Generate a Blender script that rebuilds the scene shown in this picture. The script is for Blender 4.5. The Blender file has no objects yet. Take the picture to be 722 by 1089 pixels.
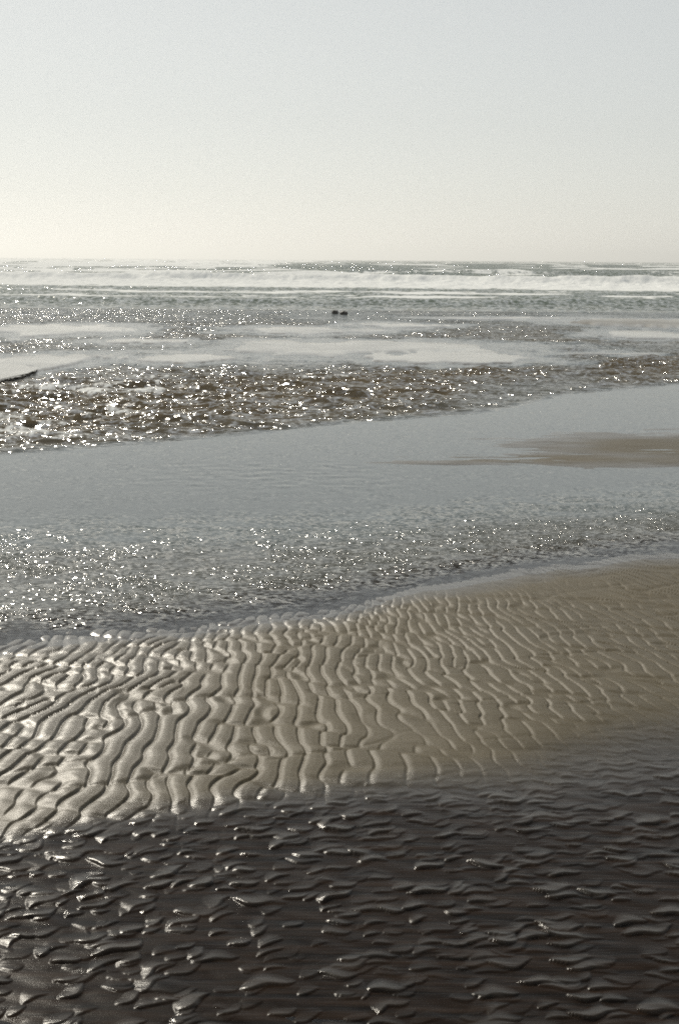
import bpy, math, random
import numpy as np

random.seed(7)
rng = np.random.default_rng(11)
S = bpy.context.scene
COL = S.collection
R = math.radians

# ------------------------------------------------------------------ camera
CAM_H = 1.6
F = 1512.0                      # focal length in pixels of the 722 x 1089 photograph (50 mm on a 36 mm tall frame)
PITCH = math.atan(268.5 / F)
ROLL = R(0.42)

def ground(px, py, z=0.0):
    """point of the plane at height z that the photograph shows at pixel px, py"""
    u, v = px - 361.0, -(py - 544.5)
    c, s = math.cos(-ROLL), math.sin(-ROLL)
    u, v = u * c - v * s, u * s + v * c
    dy = F * math.cos(PITCH) + v * math.sin(PITCH)
    dz = -F * math.sin(PITCH) + v * math.cos(PITCH)
    t = (z - CAM_H) / dz
    return (u * t, dy * t)

cam_d = bpy.data.cameras.new('camera')
cam = bpy.data.objects.new('camera', cam_d)
COL.objects.link(cam)
cam_d.sensor_fit = 'VERTICAL'
cam_d.sensor_height = 36.0
cam_d.lens = F / 1089.0 * 36.0
cam_d.clip_end = 20000
cam_d.clip_start = 0.05
cam.location = (0, 0, CAM_H)
from mathutils import Matrix
cam.matrix_world = (Matrix.Translation((0, 0, CAM_H)) @ Matrix.Rotation(math.pi / 2 - PITCH, 4, 'X')
                    @ Matrix.Rotation(ROLL, 4, 'Z'))
S.camera = cam

# ------------------------------------------------------------------ light
SUN_EL, SUN_AZ = R(34), R(-25.5)          # azimuth from +Y, negative = left
w = bpy.data.worlds.new('World'); S.world = w
w.use_nodes = True
nt = w.node_tree
for n in list(nt.nodes): nt.nodes.remove(n)
sky = nt.nodes.new('ShaderNodeTexSky')
sky.sky_type = 'NISHITA'; sky.sun_disc = False
sky.sun_elevation = SUN_EL
sky.sun_rotation = SUN_AZ
sky.altitude = 0; sky.air_density = 1.0; sky.dust_density = 0.35; sky.ozone_density = 1.0
hsv = nt.nodes.new('ShaderNodeHueSaturation'); hsv.inputs['Saturation'].default_value = 0.36
gam = nt.nodes.new('ShaderNodeGamma'); gam.inputs['Gamma'].default_value = 0.5     # thick hazy air evens the sky out
bg = nt.nodes.new('ShaderNodeBackground'); bg.inputs['Strength'].default_value = 0.15
wo = nt.nodes.new('ShaderNodeOutputWorld')
nt.links.new(sky.outputs[0], hsv.inputs['Color'])
nt.links.new(hsv.outputs[0], gam.inputs['Color']); tint = nt.nodes.new('ShaderNodeMix'); tint.data_type = 'RGBA'; tint.blend_type = 'MULTIPLY'; tint.inputs[0].default_value = 1
tint.inputs[7].default_value = (1.260, 1.268, 1.225, 1)
nt.links.new(gam.outputs[0], tint.inputs[6]); nt.links.new(tint.outputs[2], bg.inputs['Color'])
nt.links.new(bg.outputs[0], wo.inputs['Surface'])

sd = bpy.data.lights.new('sun', 'SUN'); sd.energy = 3.0; sd.angle = R(0.5)
sd.color = (1.0, 0.93, 0.80)
so = bpy.data.objects.new('sun', sd); COL.objects.link(so)
from mathutils import Vector
sdir = Vector((math.sin(SUN_AZ) * math.cos(SUN_EL), math.cos(SUN_AZ) * math.cos(SUN_EL), math.sin(SUN_EL)))
so.rotation_euler = sdir.to_track_quat('Z', 'Y').to_euler()
so.location = (-20, 40, 40)

S.view_settings.view_transform = 'Standard'
S.view_settings.look = 'None'
S.view_settings.gamma = 1
S.view_settings.use_curve_mapping = False
S.view_settings.exposure = 0.30

# ------------------------------------------------------------------ numpy noise
def _hash(ix, iy, seed):
    n = (ix.astype(np.int64) * 374761393 + iy.astype(np.int64) * 668265263 + seed * 982451653) & 0xffffffff
    n = ((n ^ (n >> 13)) * 1274126177) & 0xffffffff
    n = n ^ (n >> 16)
    return (n & 0xffff) / 65535.0

def vnoise(x, y, seed=0):
    ix, iy = np.floor(x), np.floor(y)
    fx, fy = x - ix, y - iy
    fx = fx * fx * fx * (fx * (fx * 6 - 15) + 10); fy = fy * fy * fy * (fy * (fy * 6 - 15) + 10)
    a = _hash(ix, iy, seed); b = _hash(ix + 1, iy, seed)
    c = _hash(ix, iy + 1, seed); d = _hash(ix + 1, iy + 1, seed)
    return (a * (1 - fx) + b * fx) * (1 - fy) + (c * (1 - fx) + d * fx) * fy

def fbm(x, y, seed=0, octv=3):
    s = 0; a = 0.5; t = 0
    for k in range(octv):
        s = s + a * vnoise(x * 2 ** k + 17.3 * k, y * 2 ** k - 9.1 * k, seed + k); t += a; a *= 0.5
    return s / t            # 0..1

def sstep(a, b, x):
    t = np.clip((x - a) / (b - a), 0, 1)
    return t * t * (3 - 2 * t)

def band(u, v, lam, spread_ang, spread_k, n, seed, ang0=0.0):
    """complex narrow-band random field: phase gives crests that wander, fork and end"""
    g = np.random.default_rng(seed)
    re = np.zeros_like(u); im = np.zeros_like(u)
    for i in range(n):
        k = 2 * math.pi / lam * math.exp(g.normal(0, spread_k))
        a = ang0 + g.normal(0, spread_ang)
        p = g.uniform(0, 2 * math.pi)
        ph = k * (math.cos(a) * u + math.sin(a) * v) + p
        re += np.cos(ph); im += np.sin(ph)
    re /= math.sqrt(n); im /= math.sqrt(n)
    return re, im

# ------------------------------------------------------------------ edges of the place, as lines on the ground
def line(pts):
    P = sorted(ground(*p) for p in pts)
    xs = np.array([p[0] for p in P]); ys = np.array([p[1] for p in P])
    def f(x):
        y = np.interp(x, xs, ys)
        s0 = (ys[1] - ys[0]) / (xs[1] - xs[0]) * 0.6; s1 = (ys[-1] - ys[-2]) / (xs[-1] - xs[-2]) * 0.6
        y = np.where(x < xs[0], ys[0] + (np.maximum(x, xs[0] - 8) - xs[0]) * s0, y)
        y = np.where(x > xs[-1], ys[-1] + (np.minimum(x, xs[-1] + 8) - xs[-1]) * s1, y)
        return y
    return f

bar_near = line([(-20, 893), (60, 882), (120, 868), (250, 846), (361, 836), (500, 822), (600, 806), (740, 775)])
bar_far = line([(-20, 706), (0, 703), (100, 692), (200, 683), (260, 668), (361, 654), (450, 634), (560, 612), (640, 600), (740, 588)])
glit_far = line([(-20, 574), (180, 572), (361, 562), (500, 546), (740, 526)])
stream_near = line([(-20, 493), (60, 485), (130, 478), (250, 466), (361, 452), (520, 437), (600, 417), (740, 402)])

def blob(x, y, px, py, rx, ry, rag=0.35, seed=3, fx=1.0):
    """soft ragged ellipse on the ground around a pixel of the photo: 1 inside, 0 out"""
    cx, cy = ground(px, py)
    x1, _ = ground(px + rx, py); _, y1 = ground(px, py - ry); _, y2 = ground(px, py + ry)
    ax = abs(x1 - cx); ay = (y1 - y2) / 2; cy = (y1 + y2) / 2
    d = np.sqrt(((x - cx) / ax) ** 2 + ((y - cy) / ay) ** 2)
    d = d + rag * (fbm((x - cx) / ax * 2.2 * fx, (y - cy) / ay * 1.6, seed, 4) - 0.5) * 2
    return 1 - d            # positive inside

BARS = [  # pale wet sand bars among the stream: px, py, rx, ry, height
    (395, 370, 190, 9, 0.020), (490, 379, 100, 7, 0.016), (330, 352, 100, 4, 0.014),
    (190, 384, 70, 6, 0.014), (55, 356, 90, 7, 0.016), (40, 390, 75, 11, 0.020),
    (690, 340, 90, 4.5, 0.05), (690, 352, 70, 5, 0.014), (420, 345, 60, 2.5, 0.012), (560, 336, 130, 1.6, 0.012),
    (150, 366, 60, 3, 0.012), (640, 372, 60, 2, 0.004),
]

def tongues(X, Y, rows_y, tcols, den):
    """wet tongue-shaped current ripples of the near shallows, highest one wins"""
    H = np.zeros_like(X)
    g = np.random.default_rng(5)
    pts = []
    cell = 0.040
    for iy in range(int((5.4 - 1.2) / cell)):
        for ix in range(int(6.4 / cell)):
            pts.append((-3.2 + (ix + g.uniform(-.1, 1.1)) * cell, 1.2 + (iy + g.uniform(-.1, 1.1)) * cell))
    bn = bar_near(np.array([p[0] for p in pts]))
    for (cx, cy), b in zip(pts, bn):
        if cy > b + 0.35: continue
        far = max(0.0, min(1.0, (cy - 2.7) / 1.8))
        sc = min(g.lognormal(-0.54, 0.24), .85) * (1.0 - 0.10 * far)
        if g.uniform() < 0.50: continue
        side = max(0.0, min(1.0, (cx + 0.4) / 1.2))
        ang = R(g.normal(34 - 26 * side, 17))
        h = sc * g.uniform(0.30, 1.15)
        L = 0.060 * sc * g.uniform(0.75, 1.35) * (1 + .15 * side); W = 0.030 * sc * g.uniform(0.75, 1.25)
        r0, r1 = np.searchsorted(rows_y, (cy - 0.22, cy + 0.22))
        if r1 - r0 < 2: continue
        tl = (cx - 0.25) / den[min(r1, len(den)) - 1] if cx - .25 > 0 else (cx - 0.25) / den[r0]
        tr = (cx + 0.25) / den[r0] if cx + .25 > 0 else (cx + 0.25) / den[min(r1, len(den)) - 1]
        c0, c1 = np.searchsorted(tcols, (tl, tr))
        if c1 - c0 < 2: continue
        dx = X[r0:r1, c0:c1] - cx; dy = Y[r0:r1, c0:c1] - cy
        a = dx * math.cos(ang) + dy * math.sin(ang)
        b2 = -dx * math.sin(ang) + dy * math.cos(ang)
        b2 = b2 + a * a * g.normal(0, 2.5) + 0.006 * np.sin(a * 70 + cx * 50)
        wa = W * (1.0 + 0.3 * np.clip(a / L, -1, 1))
        n = np.clip(1 - (a / L) ** 2, 0, 1)
        bb = b2 / (W * n ** .8 + 1e-4)
        # leaf with a gentle back towards the far side and a short steep face towards the near side
        prof = np.where(bb < -.62, (bb + 1) / .38, 1 - np.clip((bb + .62) / 2.3, 0, 1) ** 1.15)
        tip = 1 + .35 * np.clip(-a / L, -1, 1)
        v = np.clip(prof, 0, 1) * n ** .45 * h * tip
        sub = H[r0:r1, c0:c1]
        np.maximum(sub, v, out=sub)
    return H

def terrain(X, Y, rows_y, tcols, den):
    bn = bar_near(X) + 0.10 * (fbm(X * 2.2, Y * 0.7, 21) - 0.5) * 2
    bf = bar_far(X) + 0.16 * (fbm(X * 2.5, Y * 0.6, 22) - 0.5) * 2
    inb = sstep(-0.30, 0.35, Y - bn) * sstep(0.35, -0.40, Y - bf)      # on the sand bar
    sw = np.interp(X, [-1, .2, 1.0], [.12, .20, .50])
    near = sstep(1.0, -1.3, (Y - bn + .03 * (fbm(X * 1.5, Y * 14, 23, 3) - .5) * 6) / sw)
    # --- bar ripples
    s = np.interp(X, [-2.5, -1.0, 0.0, 0.5, 1.1, 2.5], [0.22, 0.20, -0.02, -0.22, -0.40, -0.45])
    u = X - s * (Y - 4.7) + 0.045 * (fbm(X * 2.8, Y * 3.0, 31, 2) - .5) * 2
    v = Y
    wv = 0.16 * (fbm(X * 1.3, Y * 1.1, 35, 3) - .5) * 2
    c_re, c_im = band(v * .88 - X * .46 + wv, X * .8, 0.30, 0.40, 0.30, 18, 77)
    c_ph = np.arctan2(c_im, c_re); c_am = np.hypot(c_re, c_im)
    cutline = np.exp(-((np.abs(c_ph) - math.pi) / 0.28) ** 2) * sstep(0.35, 1.0, c_am) * sstep(.34, .52, fbm(X * 1.4 + 9, Y * 1.7, 41, 2))
    re, im = band(u, v, 0.071, 0.19, 0.11, 26, 101)
    ph = np.arctan2(im, re); am = np.hypot(re, im)
    ph = ph + 0.42 * (c_ph / math.pi) * sstep(0.2, .9, c_am)
    ph = np.mod(ph + math.pi, 2 * math.pi) / (2 * math.pi)             # 0..1, trough at 0/1, x grows with it
    # rounded sunward brow, flat top, sharp dark drop at the far (right) side
    brow = np.interp(X, [-1.2, -.2, .5], [0.52, 0.33, 0.20])
    dome = 1 - (1 - np.clip(ph / brow, 0, 1)) ** 2
    prof = dome * (1 - 0.20 * sstep(.5, .92, ph)) * (1 - sstep(0.90, 0.985, ph))
    prof *= sstep(0.05, 0.75, am)
    # 3D humps at the far-left shoulder
    rh, ih = band(v * 0.9 - X * .25, u, 0.20, 0.45, 0.2, 14, 300)
    ph2 = np.mod(np.arctan2(ih, rh) / (2 * math.pi) + .5, 1)
    hum = sstep(0, .3, ph2) * (1 - sstep(.7, .98, ph2))
    humw = sstep(-1.5, -0.1, Y - bf) * sstep(0.9, -0.2, X) + 0.35 * sstep(-.9, 0.1, Y - bf)
    humw = np.clip(humw, 0, 1)
    rip = prof * (1 - 0.32 * humw * (1 - hum)) - 0.6 * cutline * sstep(0.05, .5, prof)
    ampl = np.interp(X, [-2, -0.6, 0.2, 0.9, 1.8], [1.15, 1.1, 0.88, 0.66, 0.60])
    patch = fbm(X * 1.6, Y * 1.3, 55, 3)
    ampl = ampl * (0.35 + 0.65 * sstep(.30, .52, patch + 0.22 * sstep(.5, -0.8, X)))
    ampl = ampl * (1 - .55 * sstep(0.8, 0.0, Y - bn) * sstep(-.4, .5, X))
    A = 0.0108
    h_bar = 0.014 + A * ampl * rip
    h_bar += 0.0008 * (fbm(X * 6, Y * 40, 61, 3) - .5) * 2             # drag streaks
    h_bar += 0.005 * (fbm(X * 1.1, Y * .8, 62, 2) - .5) * 2
    # --- near shallows
    T = tongues(X, Y, rows_y, tcols, den)
    deep = sstep(3.1, 2.5, Y + 0.12 * X)                               # fewer crests break the surface close by
    rn, im_n = band(X * .55 + Y, Y * .4 - X * .5, 0.085, .5, .3, 14, 700)
    h_near = -0.0012 + 0.0092 * T * (1 - .3 * deep) - 0.0045 * deep + 0.0020 * (fbm(X * 2.0, Y * 9, 71, 3) - .5) * 2 + .0005 * rn
    # --- beyond the bar
    ch = -0.05 * sstep(0.0, 0.9, Y - bf)
    g2 = sstep(-0.7, 0.5, Y - glit_far(X))
    r3, i3 = band(Y, X * .5, 0.16, .5, .2, 12, 401)
    flat = -0.006 + 0.0030 * (fbm(X * .45, Y * .22, 81, 3) - .5) * 2 + 0.0008 * r3 * sstep(.4, .62, fbm(X * .5 + 3, Y * .3, 82, 2))
    lens = np.maximum(blob(X, Y, 720, 475, 260, 23, .35, 91, .8), blob(X, Y, 610, 486, 230, 8, .45, 92, .8))
    flat = flat + 0.0108 * sstep(-0.6, .8, lens) + (0.0022 * i3 + .0075 * (fbm(X * 1.2, Y * 3.2, 95, 5) - .5) * 2) * sstep(-.3, .3, lens)
    far = ch * (1 - g2) + flat * g2
    st = sstep(-0.15, 1.2, Y - stream_near(X))
    far = far * (1 - st) - 0.12 * st
    for i, (px, py, rx, ry, hh) in enumerate(BARS):
        m = sstep(-0.22, 0.28, blob(X, Y, px, py, rx, ry, .55, 200 + i, 1.4))
        far = np.maximum(far, -0.12 + (0.12 + hh) * m)
    far = far * 1.0 - sstep(46, 60, Y) * 1.2
    bar_w = sstep(0.45, -0.1, Y - bf)
    hb = h_bar * inb + (1 - inb) * (0.6 * A * ampl * rip - 0.004)
    h = far * (1 - bar_w) + hb * bar_w + 0.75 * A * rip * ampl * sstep(.8, 0, Y - bf) * (1 - bar_w)
    h = h * (1 - near) + h_near * near
    # wetness: 0 damp sand, 1 soaked and shining
    wet = 0.30 + 0.0 * X
    wet = np.where(Y > bf, 1.0, wet)
    wet = np.maximum(wet, near)
    wet = np.maximum(wet, 0.72 * sstep(.5, -0.05, bf - Y))
    wet = np.maximum(wet, 0.66 * sstep(0.5, -1.0, X) * (0.7 + .3 * patch))
    wet = np.maximum(wet, sstep(1.3, -.8, (Y - bn) / sw))
    wet = wet * (1 - .68 * sstep(-.05, .80, lens + .5 * (fbm(X * 1.6, Y * 5, 96, 4) - .5)))
    tan = sstep(0, .3, blob(X, Y, 690, 340, 90, 4.5, .5, 206))
    wet = wet * (1 - .5 * tan)
    film = np.zeros_like(X)
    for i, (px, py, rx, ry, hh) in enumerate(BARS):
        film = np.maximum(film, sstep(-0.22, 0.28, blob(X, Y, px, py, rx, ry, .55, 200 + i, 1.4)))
    near = near * (1 - .34 * sstep(.10, .65, T))          # crests stand out of the water film and are a little drier
    return h, np.clip(wet, 0, 1), near, film

# ------------------------------------------------------------------ grids
def grid_mesh(name, rows_y, tcols, fn, mat):
    den = np.maximum(rows_y, 0) + 0.55
    Yg = np.repeat(rows_y[:, None], len(tcols), 1)
    Xg = den[:, None] * tcols[None, :]
    z, attrs = fn(Xg, Yg, rows_y, tcols, den)
    nr, nc = Xg.shape
    co = np.stack([Xg, Yg, z], -1).reshape(-1, 3).astype(np.float32)
    idx = np.arange(nr * nc, dtype=np.int32).reshape(nr, nc)
    q = np.stack([idx[:-1, :-1], idx[:-1, 1:], idx[1:, 1:], idx[1:, :-1]], -1).reshape(-1)
    me = bpy.data.meshes.new(name)
    nf = len(q) // 4
    me.vertices.add(len(co)); me.vertices.foreach_set('co', co.ravel())
    me.loops.add(len(q)); me.loops.foreach_set('vertex_index', q)
    me.polygons.add(nf)
    me.polygons.foreach_set('loop_start', np.arange(0, nf * 4, 4, dtype=np.int32))
    me.polygons.foreach_set('use_smooth', np.ones(nf, dtype=bool))
    me.update(calc_edges=True)
    for k, a in attrs.items():
        at = me.attributes.new(k, 'FLOAT', 'POINT')
        at.data.foreach_set('value', a.reshape(-1).astype(np.float32))
    me.materials.append(mat)
    o = bpy.data.objects.new(name, me)
    o['kind'] = 'structure'
    COL.objects.link(o)
    return o

def px_rows(y0, y1, step):
    """rows between two distances, spaced like the eye sees them"""
    out = [y0]
    while out[-1] < y1:
        y = out[-1]
        out.append(y + step * (y * y + CAM_H ** 2) / (CAM_H * F))
    return out

TMAX = math.tan(R(13.6)) * 1.06
t_in = np.linspace(-TMAX, TMAX, 860)
t_out = np.concatenate([np.linspace(TMAX, 0.55, 90)[1:], np.geomspace(0.56, 4.0, 40)])
TC = np.concatenate([-t_out[::-1], t_in, t_out])

# ------------------------------------------------------------------ materials
def newmat(name):
    m = bpy.data.materials.new(name); m.use_nodes = True
    t = m.node_tree
    for n in list(t.nodes): t.nodes.remove(n)
    return m, t

class NB:
    def __init__(s, t): s.t = t
    def n(s, typ, **kw):
        nd = s.t.nodes.new(typ)
        for k, v in kw.items():
            if k.startswith('i_'): nd.inputs[k[2:].replace('_', ' ')].default_value = v
            else: setattr(nd, k, v)
        return nd
    def l(s, a, b): s.t.links.new(a, b)
    def math(s, op, a, b=None, clamp=False):
        nd = s.t.nodes.new('ShaderNodeMath'); nd.operation = op; nd.use_clamp = clamp
        for i, x in enumerate((a, b)):
            if x is None: continue
            if isinstance(x, (int, float)): nd.inputs[i].default_value = x
            else: s.l(x, nd.inputs[i])
        return nd.outputs[0]
    def maprange(s, x, a, b, c, d, smooth=False):
        nd = s.t.nodes.new('ShaderNodeMapRange')
        if smooth: nd.interpolation_type = 'SMOOTHSTEP'
        s.l(x, nd.inputs[0])
        for i, v in enumerate((a, b, c, d)): nd.inputs[i + 1].default_value = v
        return nd.outputs[0]
    def mixc(s, f, a, b):
        nd = s.t.nodes.new('ShaderNodeMix'); nd.data_type = 'RGBA'
        if isinstance(f, (int, float)): nd.inputs[0].default_value = f
        else: s.l(f, nd.inputs[0])
        for i, x in ((6, a), (7, b)):
            if isinstance(x, tuple): nd.inputs[i].default_value = x
            else: s.l(x, nd.inputs[i])
        return nd.outputs[2]
    def coord(s, sc=(1, 1, 1), rot=0.0):
        tc = s.n('ShaderNodeTexCoord'); mp = s.n('ShaderNodeMapping')
        mp.inputs['Scale'].default_value = sc; mp.inputs['Rotation'].default_value = (0, 0, rot)
        s.l(tc.outputs['Object'], mp.inputs[0]); return mp.outputs[0]
    def noise(s, vec, scale, detail=2, rough=.5, dist=0.0):
        nd = s.n('ShaderNodeTexNoise'); s.l(vec, nd.inputs['Vector'])
        nd.inputs['Scale'].default_value = scale; nd.inputs['Detail'].default_value = detail
        nd.inputs['Roughness'].default_value = rough; nd.inputs['Distortion'].default_value = dist
        return nd.outputs['Fac']
    def attr(s, name):
        nd = s.n('ShaderNodeAttribute'); nd.attribute_name = name; return nd.outputs['Fac']
    def bump(s, h, dist=1.0, normal=None, strength=1.0):
        nd = s.n('ShaderNodeBump'); nd.inputs['Distance'].default_value = dist
        nd.inputs['Strength'].default_value = strength
        s.l(h, nd.inputs['Height'])
        if normal is not None: s.l(normal, nd.inputs['Normal'])
        return nd.outputs[0]

def sand_material():
    m, t = newmat('wet_sand'); b = NB(t)
    wet = b.attr('wet'); sub = b.attr('pool')
    big = b.noise(b.coord((1, 1, 1)), 1.3, 5, .6)
    grain = b.noise(b.coord((1, 1, 1)), 420, 2, .7)
    streak = b.noise(b.coord((.25, 2.2, 1)), 16, 4, .6)
    damp = b.mixc(big, (0.090, 0.070, 0.033, 1), (0.132, 0.104, 0.052, 1))
    soak = b.mixc(big, (0.040, 0.034, 0.026, 1), (0.065, 0.054, 0.040, 1))
    c = b.mixc(wet, damp, soak)
    pool = b.mixc(b.maprange(streak, .35, .7, 0, 1), (0.005, 0.0038, 0.003, 1), (0.024, 0.014, 0.008, 1))
    c = b.mixc(sub, c, pool)
    g2 = b.maprange(grain, .3, .7, .72, 1.28)
    mx = b.n('ShaderNodeMix', data_type='RGBA', blend_type='MULTIPLY'); mx.inputs[0].default_value = 1
    b.l(c, mx.inputs[6])
    cb = b.n('ShaderNodeCombineColor')
    for i in range(3): b.l(g2, cb.inputs[i])
    b.l(cb.outputs[0], mx.inputs[7])
    h = b.math('MULTIPLY', b.math('SUBTRACT', grain, .5), b.maprange(wet, .2, 1, .0012, .0003))
    h = b.math('ADD', h, b.math('MULTIPLY', b.math('SUBTRACT', streak, .5), 0.0022))
    film = b.attr('film')
    nrm = b.bump(h)
    ro = b.math('ADD', b.maprange(wet, 0.2, 1, .50, .20), b.maprange(big, .3, .7, -.05, .05))
    ro = b.math('SUBTRACT', ro, b.math('MULTIPLY', film, .13))
    spot = b.noise(b.coord((1, 1, 1)), 11, 2, .5)
    rp = b.maprange(spot, .50, .64, .25, .13)                 # thin film of water, glassy only in places
    rmix = b.n('ShaderNodeMix', data_type='FLOAT'); b.l(sub, rmix.inputs[0]); b.l(ro, rmix.inputs[2]); b.l(rp, rmix.inputs[3])
    ro = rmix.outputs[0]
    p = b.n('ShaderNodeBsdfPrincipled')
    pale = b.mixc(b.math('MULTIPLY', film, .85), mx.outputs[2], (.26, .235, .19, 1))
    b.l(pale, p.inputs['Base Color']); b.l(ro, p.inputs['Roughness']); b.l(nrm, p.inputs['Normal'])
    p.inputs['IOR'].default_value = 1.36
    b.l(b.math('MULTIPLY', b.maprange(wet, .15, 1, .15, .75), b.math('MULTIPLY', b.maprange(sub, 0, .55, 1, .36), b.maprange(sub, 0.62, 1, 1.15, .28))), p.inputs['Specular IOR Level'])
    o = b.n('ShaderNodeOutputMaterial'); b.l(p.outputs[0], o.inputs[0])
    return m

def water_material(name, body, turb_default, freqs, gloss_rough, foam_scale):
    """freqs: list of (scale, (sx, sy), height in metres, rotation)"""
    m, t = newmat(name); b = NB(t)
    turb = b.attr('turbid'); foam_glint = b.attr('foam_glint')  # white cover: real foam plus painted sun glints
    # wavelets too small for the mesh: noise gives the slope of the surface directly, in metres per metre
    gust = b.noise(b.coord((.6, 1, 1)), 4.5, 2, .6)
    gust = b.maprange(gust, .38, .66, .25, 1.7)
    race = b.maprange(b.noise(b.coord((.22, .75, 1), .08), 1.7, 3, .6), .40, .64, .45, 1.45)
    def vm(op, a, c=None, scale=None):
        nd = b.n('ShaderNodeVectorMath', operation=op)
        for i, x in enumerate((a, c)):
            if x is None: continue
            if isinstance(x, tuple): nd.inputs[i].default_value = x
            else: b.l(x, nd.inputs[i])
        if scale is not None: b.l(scale, nd.inputs['Scale'])
        return nd.outputs[0]
    tot = None
    for sc, (sx, sy), slope, rot, at, det in freqs:
        nd = b.n('ShaderNodeTexNoise'); b.l(b.coord((sx, sy, 1), rot), nd.inputs['Vector'])
        nd.inputs['Scale'].default_value = sc; nd.inputs['Detail'].default_value = det; nd.inputs['Distortion'].default_value = .3
        v = vm('SUBTRACT', nd.outputs['Color'], (.5, .5, .5))
        v = vm('MULTIPLY', v, (slope * 8, slope * 8, 0))          # noise spreads about 1/8 round its middle
        k = b.attr(at)
        if foam_scale > 3: k = b.math('MULTIPLY', k, gust if at == 'chop' else race)
        v = vm('SCALE', v, None, k)
        tot = v if tot is None else vm('ADD', tot, v)
    geo = b.n('ShaderNodeNewGeometry')
    nrm = vm('NORMALIZE', vm('ADD', geo.outputs['Normal'], tot))
    fr = b.n('ShaderNodeFresnel'); fr.inputs['IOR'].default_value = 1.33; b.l(nrm, fr.inputs['Normal'])
    gl = b.n('ShaderNodeBsdfGlossy'); gl.inputs['Roughness'].default_value = gloss_rough
    b.l(nrm, gl.inputs['Normal'])
    tr = b.n('ShaderNodeBsdfTransparent'); tr.inputs['Color'].default_value = (.80, .76, .68, 1)
    df = b.n('ShaderNodeBsdfDiffuse'); b.l(b.mixc(b.attr('sky_silt'), body, (.125, .146, .148, 1)), df.inputs['Color'])  # silt tone, with the sky's blue-grey reflection painted into the diffuse colour
    bd = b.n('ShaderNodeMixShader'); b.l(turb, bd.inputs[0]); b.l(tr.outputs[0], bd.inputs[1]); b.l(df.outputs[0], bd.inputs[2])
    mx = b.n('ShaderNodeMixShader'); b.l(fr.outputs[0], mx.inputs[0]); b.l(bd.outputs[0], mx.inputs[1]); b.l(gl.outputs[0], mx.inputs[2])
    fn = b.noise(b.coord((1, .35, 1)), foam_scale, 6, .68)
    fm = b.math('ADD', fn, b.math('SUBTRACT', foam_glint, 1.0))
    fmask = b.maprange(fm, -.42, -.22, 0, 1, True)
    fmask = b.math('MULTIPLY', fmask, b.maprange(foam_glint, 0.02, .1, 0, 1))
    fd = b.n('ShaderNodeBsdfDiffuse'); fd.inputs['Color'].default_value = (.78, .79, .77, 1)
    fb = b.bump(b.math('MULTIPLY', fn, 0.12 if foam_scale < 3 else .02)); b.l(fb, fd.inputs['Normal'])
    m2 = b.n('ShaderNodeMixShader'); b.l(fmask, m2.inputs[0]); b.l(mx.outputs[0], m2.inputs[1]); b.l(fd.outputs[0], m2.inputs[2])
    o = b.n('ShaderNodeOutputMaterial'); b.l(m2.outputs[0], o.inputs[0])
    return m

M_SAND = sand_material()
M_NEARW = water_material('shallow_water', (0.125, 0.098, 0.058, 1), 0,
                         [(17, (.9, .9), 0.07, .1, 'chop', 0.5), (58, (.62, .75), 0.40, .12, 'chop', 0.5), (7, (.45, .8), .20, .1, 'churn', 1.0), (26, (.40, .55), .44, .1, 'churn', 0.5)], 0.12, 12)
M_SEA = water_material('sea_water', (0.105, 0.130, 0.104, 1), 1,
                       [(1.1, (.7, .4), 0.16, .1, 'chop', 1.5), (6.0, (.8, .3), 0.36, .4, 'chop', 0.5)], 0.09, 1.1)

# ------------------------------------------------------------------ ground
def ground_fn(X, Y, rows_y, tcols, den):
    h, wet, near, film = terrain(X, Y, rows_y, tcols, den)
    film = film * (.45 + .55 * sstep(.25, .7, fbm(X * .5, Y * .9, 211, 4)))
    return h, {'wet': wet, 'pool': near, 'film': film}

rows_g = [-1.0, -0.2, 0.4, 0.9, 1.4, 1.8, 2.1, 2.3] + px_rows(2.38, 9.5, 0.85)[0:]
rows_g += px_rows(rows_g[-1], 50, 1.3)[1:] + [54, 60, 75, 100, 200, 500, 1500, 7000]
rows_g = np.array(rows_g)
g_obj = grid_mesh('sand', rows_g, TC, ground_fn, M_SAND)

# ------------------------------------------------------------------ water heights
def waves(X, Y, lam0, lam1, n, seed, ang0, spread, slope):
    g = np.random.default_rng(seed)
    z = np.zeros_like(X)
    for i in range(n):
        lam = math.exp(g.uniform(math.log(lam0), math.log(lam1)))
        a = ang0 + g.normal(0, spread)
        k = 2 * math.pi / lam
        ph = k * (math.cos(a) * X + math.sin(a) * Y) + g.uniform(0, 6.28)
        ph = ph + 0.5 * np.sin(ph)      # peakier crests
        z += slope * lam / 6.28 * np.sin(ph)
    return z / math.sqrt(n)

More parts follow.
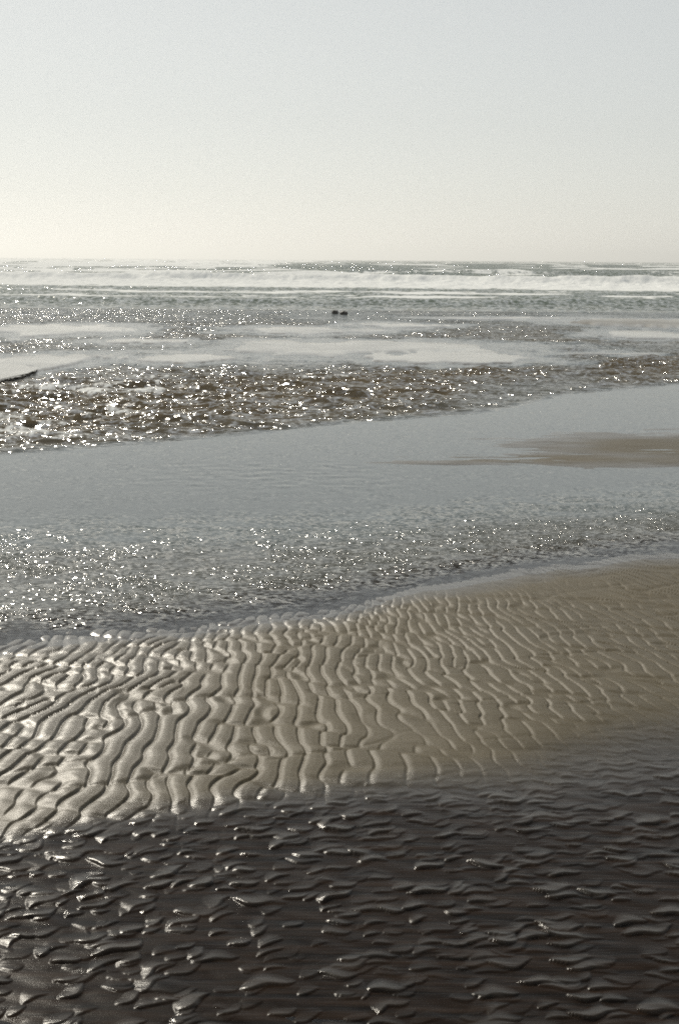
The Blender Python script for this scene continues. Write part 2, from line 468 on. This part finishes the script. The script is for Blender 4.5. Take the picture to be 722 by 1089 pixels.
SEA_Y0 = 46.0
def water_fn(X, Y, rows_y, tcols, den):
    bf = bar_far(X); bn = bar_near(X); sn = stream_near(X); gf = glit_far(X)
    chan = sstep(.15, 1.0, Y - bf) * sstep(.9, -.9, Y - gf - .5 * (fbm(X * .8, Y * .5, 5) - .5))
    d = Y - sn
    stream = sstep(-0.1, 0.6, d)
    # rough race of standing waves, ragged, strongest in its middle
    n1 = fbm(X * .35, Y * .22, 131, 4)
    race = np.exp(-((d - 3.0) / 3.6) ** 2) * stream
    race = race * (.25 + .75 * sstep(.25, .6, n1))
    up = stream * sstep(.32, .55, fbm(X * .22, Y * .12, 133, 4)) * sstep(2, 7, d)
    turb = np.clip(race + .55 * up, 0, 1)
    calm = np.zeros_like(X)
    for i, (px, py, rx, ry, hh) in enumerate(BARS):
        calm = np.maximum(calm, sstep(-0.45, 0.1, blob(X, Y, px, py, rx * 1.05, ry * 1.15, .5, 200 + i, 1.4)))
    turb = turb * (1 - .95 * calm)
    z = turb * waves(X, Y, .25, 1.1, 22, 51, 1.45, .42, 0.40) * 1.0
    qq = blob(X, Y, 310, 512, 170, 22, .5, 97)
    z += sstep(-.2, .5, qq) * waves(X, Y, .12, .30, 20, 57, 1.4, .7, 0.035)
    z += stream * (1 - calm) * waves(X, Y, .2, .7, 12, 52, 1.5, .5, 0.05)
    z += chan * waves(X, Y, .06, .28, 16, 53, 1.35, .6, 0.05)
    z += sstep(.3, -.2, Y - bn) * (waves(X, Y, .05, .2, 8, 54, 1.2, .8, 0.006) - .0050)
    edge = sstep(SEA_Y0, SEA_Y0 - 3, Y)
    z = z * edge
    patch = fbm(X * 1.0, Y * .9, 141, 3)
    chop = chan * (0.40 + .8 * sstep(.3, .65, patch)) + .1 * stream
    churn = stream * (.55 + .75 * turb) * (1 - .93 * calm)
    chop += 0.04
    foam_glint = np.clip(turb * 1.0 - .45, 0, 1) * .75 * sstep(.45, .62, fbm(X * .7, Y * .5, 151, 4)) * sstep(-.0, .05, z / .06)
    foam_glint = foam_glint * sstep(3.0, -3.0, X) * .60  # white patches painted in place of sun-glint clusters, fading to the right
    smooth = sstep(-.9, .4, Y - gf) * (1 - stream)
    turbid = .75 * stream + .75 * chan * sstep(.1, 1.0, Y - bf) + .75 * smooth
    sky_silt = np.clip(smooth + .65 * chan + .9 * calm * stream + .75 * stream * (1 - turb) + sstep(30, 42, Y) * .5, 0, 1)  # where murky water also gets the painted sky tone
    return z, {'sky_silt': sky_silt, 'churn': churn, 'chop': np.clip(chop, 0, 1.6), 'turbid': np.clip(turbid, 0, 1), 'foam_glint': foam_glint}

rows_w = [-1.0, 0.4, 1.4, 2.1] + px_rows(2.38, 10, 1.5) 
rows_w += px_rows(rows_w[-1], SEA_Y0 - .4, 0.75)[1:]
rows_w = np.array([r for r in rows_w if r < SEA_Y0 - .2] + [SEA_Y0])
grid_mesh('tidal_water', rows_w, TC, water_fn, M_NEARW)

def sea_fn(X, Y, rows_y, tcols, den):
    edge = sstep(SEA_Y0, SEA_Y0 + 4, Y)
    z = np.zeros_like(X); foam_glint = np.zeros_like(X)
    off = 3.0 * (fbm(X * .05, Y * 0 + 1, 161, 3) - .5) * 2
    # a low green swell about to break on the flats
    def ridge(y0, hgt, wf, wb, seed, sc=.04):
        o = y0 + 4.0 * (fbm(X * sc, X * 0 + seed, seed, 3) - .5) * 2
        dd = Y - o
        hh = hgt * (0.72 + .56 * (fbm(X * sc * 2.3, X * 0 + .5, seed + 9, 3) - .0) - .28)
        prof = np.where(dd < 0, np.exp(-(dd / wf) ** 2), np.exp(-(dd / wb) ** 2))
        return hh * prof, dd
    z1, d1 = ridge(56, .16, 1.2, 2.6, 171); z += z1
    z2, d2 = ridge(108, .62, 1.6, 5, 172); z += z2
    lump = fbm(X * .9, Y * .5, 181, 4)
    f2 = sstep(-32, -20, d2) * sstep(2.2, -.4, d2)
    z += f2 * .40 * (lump - .45) * sstep(-34, -10, d2)
    foam_glint = np.maximum(foam_glint, f2 * (.40 + .50 * sstep(-22, -3, d2)))
    z3, d3 = ridge(170, .45, 2.0, 7, 173, .02); z += z3
    wl = sstep(10, -30, X)  # more white to the left: foam, partly painted sun glare
    foam_glint = np.maximum(foam_glint, sstep(-14, -4, d3) * sstep(3, 0, d3) * (.25 + .75 * wl) * sstep(.35, .6, fbm(X * .06, Y * 0, 183, 3) + .15 * wl))
    z4, d4 = ridge(260, .45, 3.0, 10, 174, .015); z += z4
    foam_glint = np.maximum(foam_glint, sstep(-5, 0, d4) * sstep(4, 0, d4) * wl * .9 * sstep(.4, .6, fbm(X * .04, Y * 0, 184, 3) + .1))
    z5, d5 = ridge(420, .5, 5.0, 15, 175, .01); z += z5
    far = sstep(120, 150, Y)
    z += far * waves(X, Y, 4, 22, 18, 191, 1.45, .35, 0.10) * sstep(3000, 500, Y)
    z += edge * (1 - far) * waves(X, Y, .8, 3.5, 14, 192, 1.5, .35, 0.07) * (1 - .6 * f2)
    z *= edge
    # thin streaks of old foam over the wash in front
    st = sstep(.50, .66, fbm(X * .22, Y * .30, 193, 4)) * sstep(58, 64, Y) * sstep(80, 70, Y)
    foam_glint = np.maximum(foam_glint, st * .42)
    st2 = sstep(.56, .68, fbm(X * .05, Y * .10, 194, 4)) * sstep(120, 150, Y)
    foam_glint = np.maximum(foam_glint, st2 * .42)
    glare_white = sstep(.30, .55, fbm(X * .12, Y * .06, 195, 4)) * sstep(112, 122, Y) * sstep(-2, -40, X)  # sun glare on the far left sea, painted as white cover
    foam_glint = np.maximum(foam_glint, .62 * glare_white)
    chop = .55 + .45 * far
    chop = chop * (.35 + .65 * sstep(SEA_Y0, 52, Y))
    return z, {'chop': chop + 0 * X, 'turbid': .75 + .25 * sstep(SEA_Y0, 60, Y), 'foam_glint': foam_glint}

rows_s = [SEA_Y0]
while rows_s[-1] < 6000:
    y = rows_s[-1]
    rows_s.append(y + (0.22 if y < 112 else 0.5 if y < 290 else 1.6 if y < 500 else 0.02 * y))
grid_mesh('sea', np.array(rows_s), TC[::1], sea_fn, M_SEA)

# ------------------------------------------------------------------ sandbank with a cut edge, left
def sandbank():
    top = [ground(*p, .03) for p in [(-420, 470), (-60, 421), (-10, 412.5), (8, 408), (21, 405), (30, 401), (38.5, 397.5),
                                (34, 395), (22, 393), (0, 391), (-60, 389), (-420, 384)]]
    P = []
    g = np.random.default_rng(8)
    n = len(top)
    for i in range(n):
        a, b_ = top[i], top[(i + 1) % n]
        k = 26 if i < 6 else 8
        for j in range(k):
            f = j / k
            P.append([a[0] + (b_[0] - a[0]) * f, a[1] + (b_[1] - a[1]) * f, i < 6])
    P = np.array([[p[0] + (0.02 * g.normal() if p[2] else 0), p[1] + (.035 * g.normal() if p[2] else 0)] for p in P])
    t = np.roll(P, -1, 0) - np.roll(P, 1, 0); t /= np.linalg.norm(t, axis=1)[:, None]
    nin = np.c_[-t[:, 1], t[:, 0]]                     # points inwards (outline runs counter-clockwise)
    lev = [(.004, -.06), (.010, 0), (.012, .010), (.002, .020), (0, .027), (.004, .030)]
    co = np.concatenate([np.c_[P + nin * k, np.full(len(P), z)] for k, z in lev])
    m = len(P); faces = []
    for r in range(len(lev) - 1):
        for i in range(m):
            j = (i + 1) % m
            faces.append((r * m + i, r * m + j, (r + 1) * m + j, (r + 1) * m + i))
    faces.append(tuple(range((len(lev) - 1) * m, len(lev) * m)))
    me = bpy.data.meshes.new('sandbank')
    me.from_pydata([tuple(v) for v in co], [], faces)
    at = me.attributes.new('wet', 'FLOAT', 'POINT')
    at.data.foreach_set('value', np.full(len(co), .95, dtype=np.float32))
    at = me.attributes.new('film', 'FLOAT', 'POINT')
    at.data.foreach_set('value', np.clip((co[:, 2] - .02) / .009, 0, 1).astype(np.float32))
    me.materials.append(M_SAND)
    o = bpy.data.objects.new('sandbank', me); o['kind'] = 'structure'; COL.objects.link(o)
sandbank()

# ------------------------------------------------------------------ rocks at the edge of the sea
def rock_material():
    m, t = newmat('wet_rock'); b = NB(t)
    n = b.noise(b.coord(), 14, 5, .6); n2 = b.noise(b.coord(), 45, 3, .6)
    c = b.mixc(n, (.012, .011, .009, 1), (.045, .038, .028, 1))
    p = b.n('ShaderNodeBsdfPrincipled'); b.l(c, p.inputs['Base Color'])
    b.l(b.maprange(n2, .3, .7, .3, .65), p.inputs['Roughness'])
    b.l(b.bump(b.math('ADD', b.math('MULTIPLY', n, .03), b.math('MULTIPLY', n2, .01))), p.inputs['Normal'])
    o = b.n('ShaderNodeOutputMaterial'); b.l(p.outputs[0], o.inputs[0])
    return m
M_ROCK = rock_material()

def rock(px, py, wx, wy, hz, seed, label, squash=1.6, group=None):
    import bmesh
    from mathutils import noise
    bm = bmesh.new()
    bmesh.ops.create_icosphere(bm, subdivisions=4, radius=1)
    x, y = ground(px, py)
    for v in bm.verts:
        d = v.co.normalized()
        # blocky boulder: push towards a rounded box, then facets and lumps
        q = Vector([math.copysign(abs(k) ** (1 / squash), k) for k in d])
        q *= 0.86
        n = noise.noise(d * 1.6 + Vector((seed * 7.1, 0, 0))) * .30 + noise.noise(d * 4.2 + Vector((0, seed * 3.3, 0))) * .11 + noise.noise(d * 11) * .04
        q *= (1 + n)
        v.co = Vector((q.x * wx / 2, q.y * wy / 2, q.z * hz * .62 + hz * .38))
        if v.co.z < -.12 * hz: v.co.z = -.12 * hz - .02
    me = bpy.data.meshes.new('rock'); bm.to_mesh(me); bm.free()
    me.polygons.foreach_set('use_smooth', np.ones(len(me.polygons), dtype=bool))
    me.materials.append(M_ROCK)
    o = bpy.data.objects.new('rock', me); COL.objects.link(o)
    o.location = (x, y, -.01); o.rotation_euler = (0, 0, seed)
    o['label'] = label; o['category'] = 'rock'
    if group: o['group'] = group
    return o
G = 'dark rocks at the water\'s edge'
rock(353.3, 334, .30, .20, .135, 1.3, 'dark flat-topped rock in the wash, left one of the close pair', 1.35, G)
rock(362.4, 334.5, .28, .20, .13, 2.9, 'dark rounded rock in the wash, right one of the close pair', 1.1, G)
rock(295.5, 335.5, .13, .10, .05, 4.4, 'tiny low dark rock barely above the wash, left of the pair of rocks', 1.4, G)

# ------------------------------------------------------------------ sea air
def haze():
    x, y0, y1, z0, z1 = 30000, -600, 8000, -4.0, 40.0
    v = [(-x, y0, z0), (x, y0, z0), (x, y1, z0), (-x, y1, z0), (-x, y0, z1), (x, y0, z1), (x, y1, z1), (-x, y1, z1)]
    f = [(3, 2, 1, 0), (4, 5, 6, 7), (0, 1, 5, 4), (1, 2, 6, 5), (2, 3, 7, 6), (3, 0, 4, 7)]
    me = bpy.data.meshes.new('haze'); me.from_pydata(v, [], f)
    m, t = newmat('sea_air'); b = NB(t)
    p = b.n('ShaderNodeVolumePrincipled')
    p.inputs['Color'].default_value = (.95, .96, .95, 1); p.inputs['Density'].default_value = 0.0004
    p.inputs['Anisotropy'].default_value = 0.55
    o = b.n('ShaderNodeOutputMaterial'); b.l(p.outputs[0], o.inputs['Volume'])
    me.materials.append(m)
    ob = bpy.data.objects.new('haze', me); ob['kind'] = 'stuff'; COL.objects.link(ob)
haze()

# ------------------------------------------------------------------ render
S.render.engine = 'CYCLES'
S.cycles.use_denoising = False
S.cycles.filter_width = 1.9
S.cycles.max_bounces = 6
S.cycles.transparent_max_bounces = 8
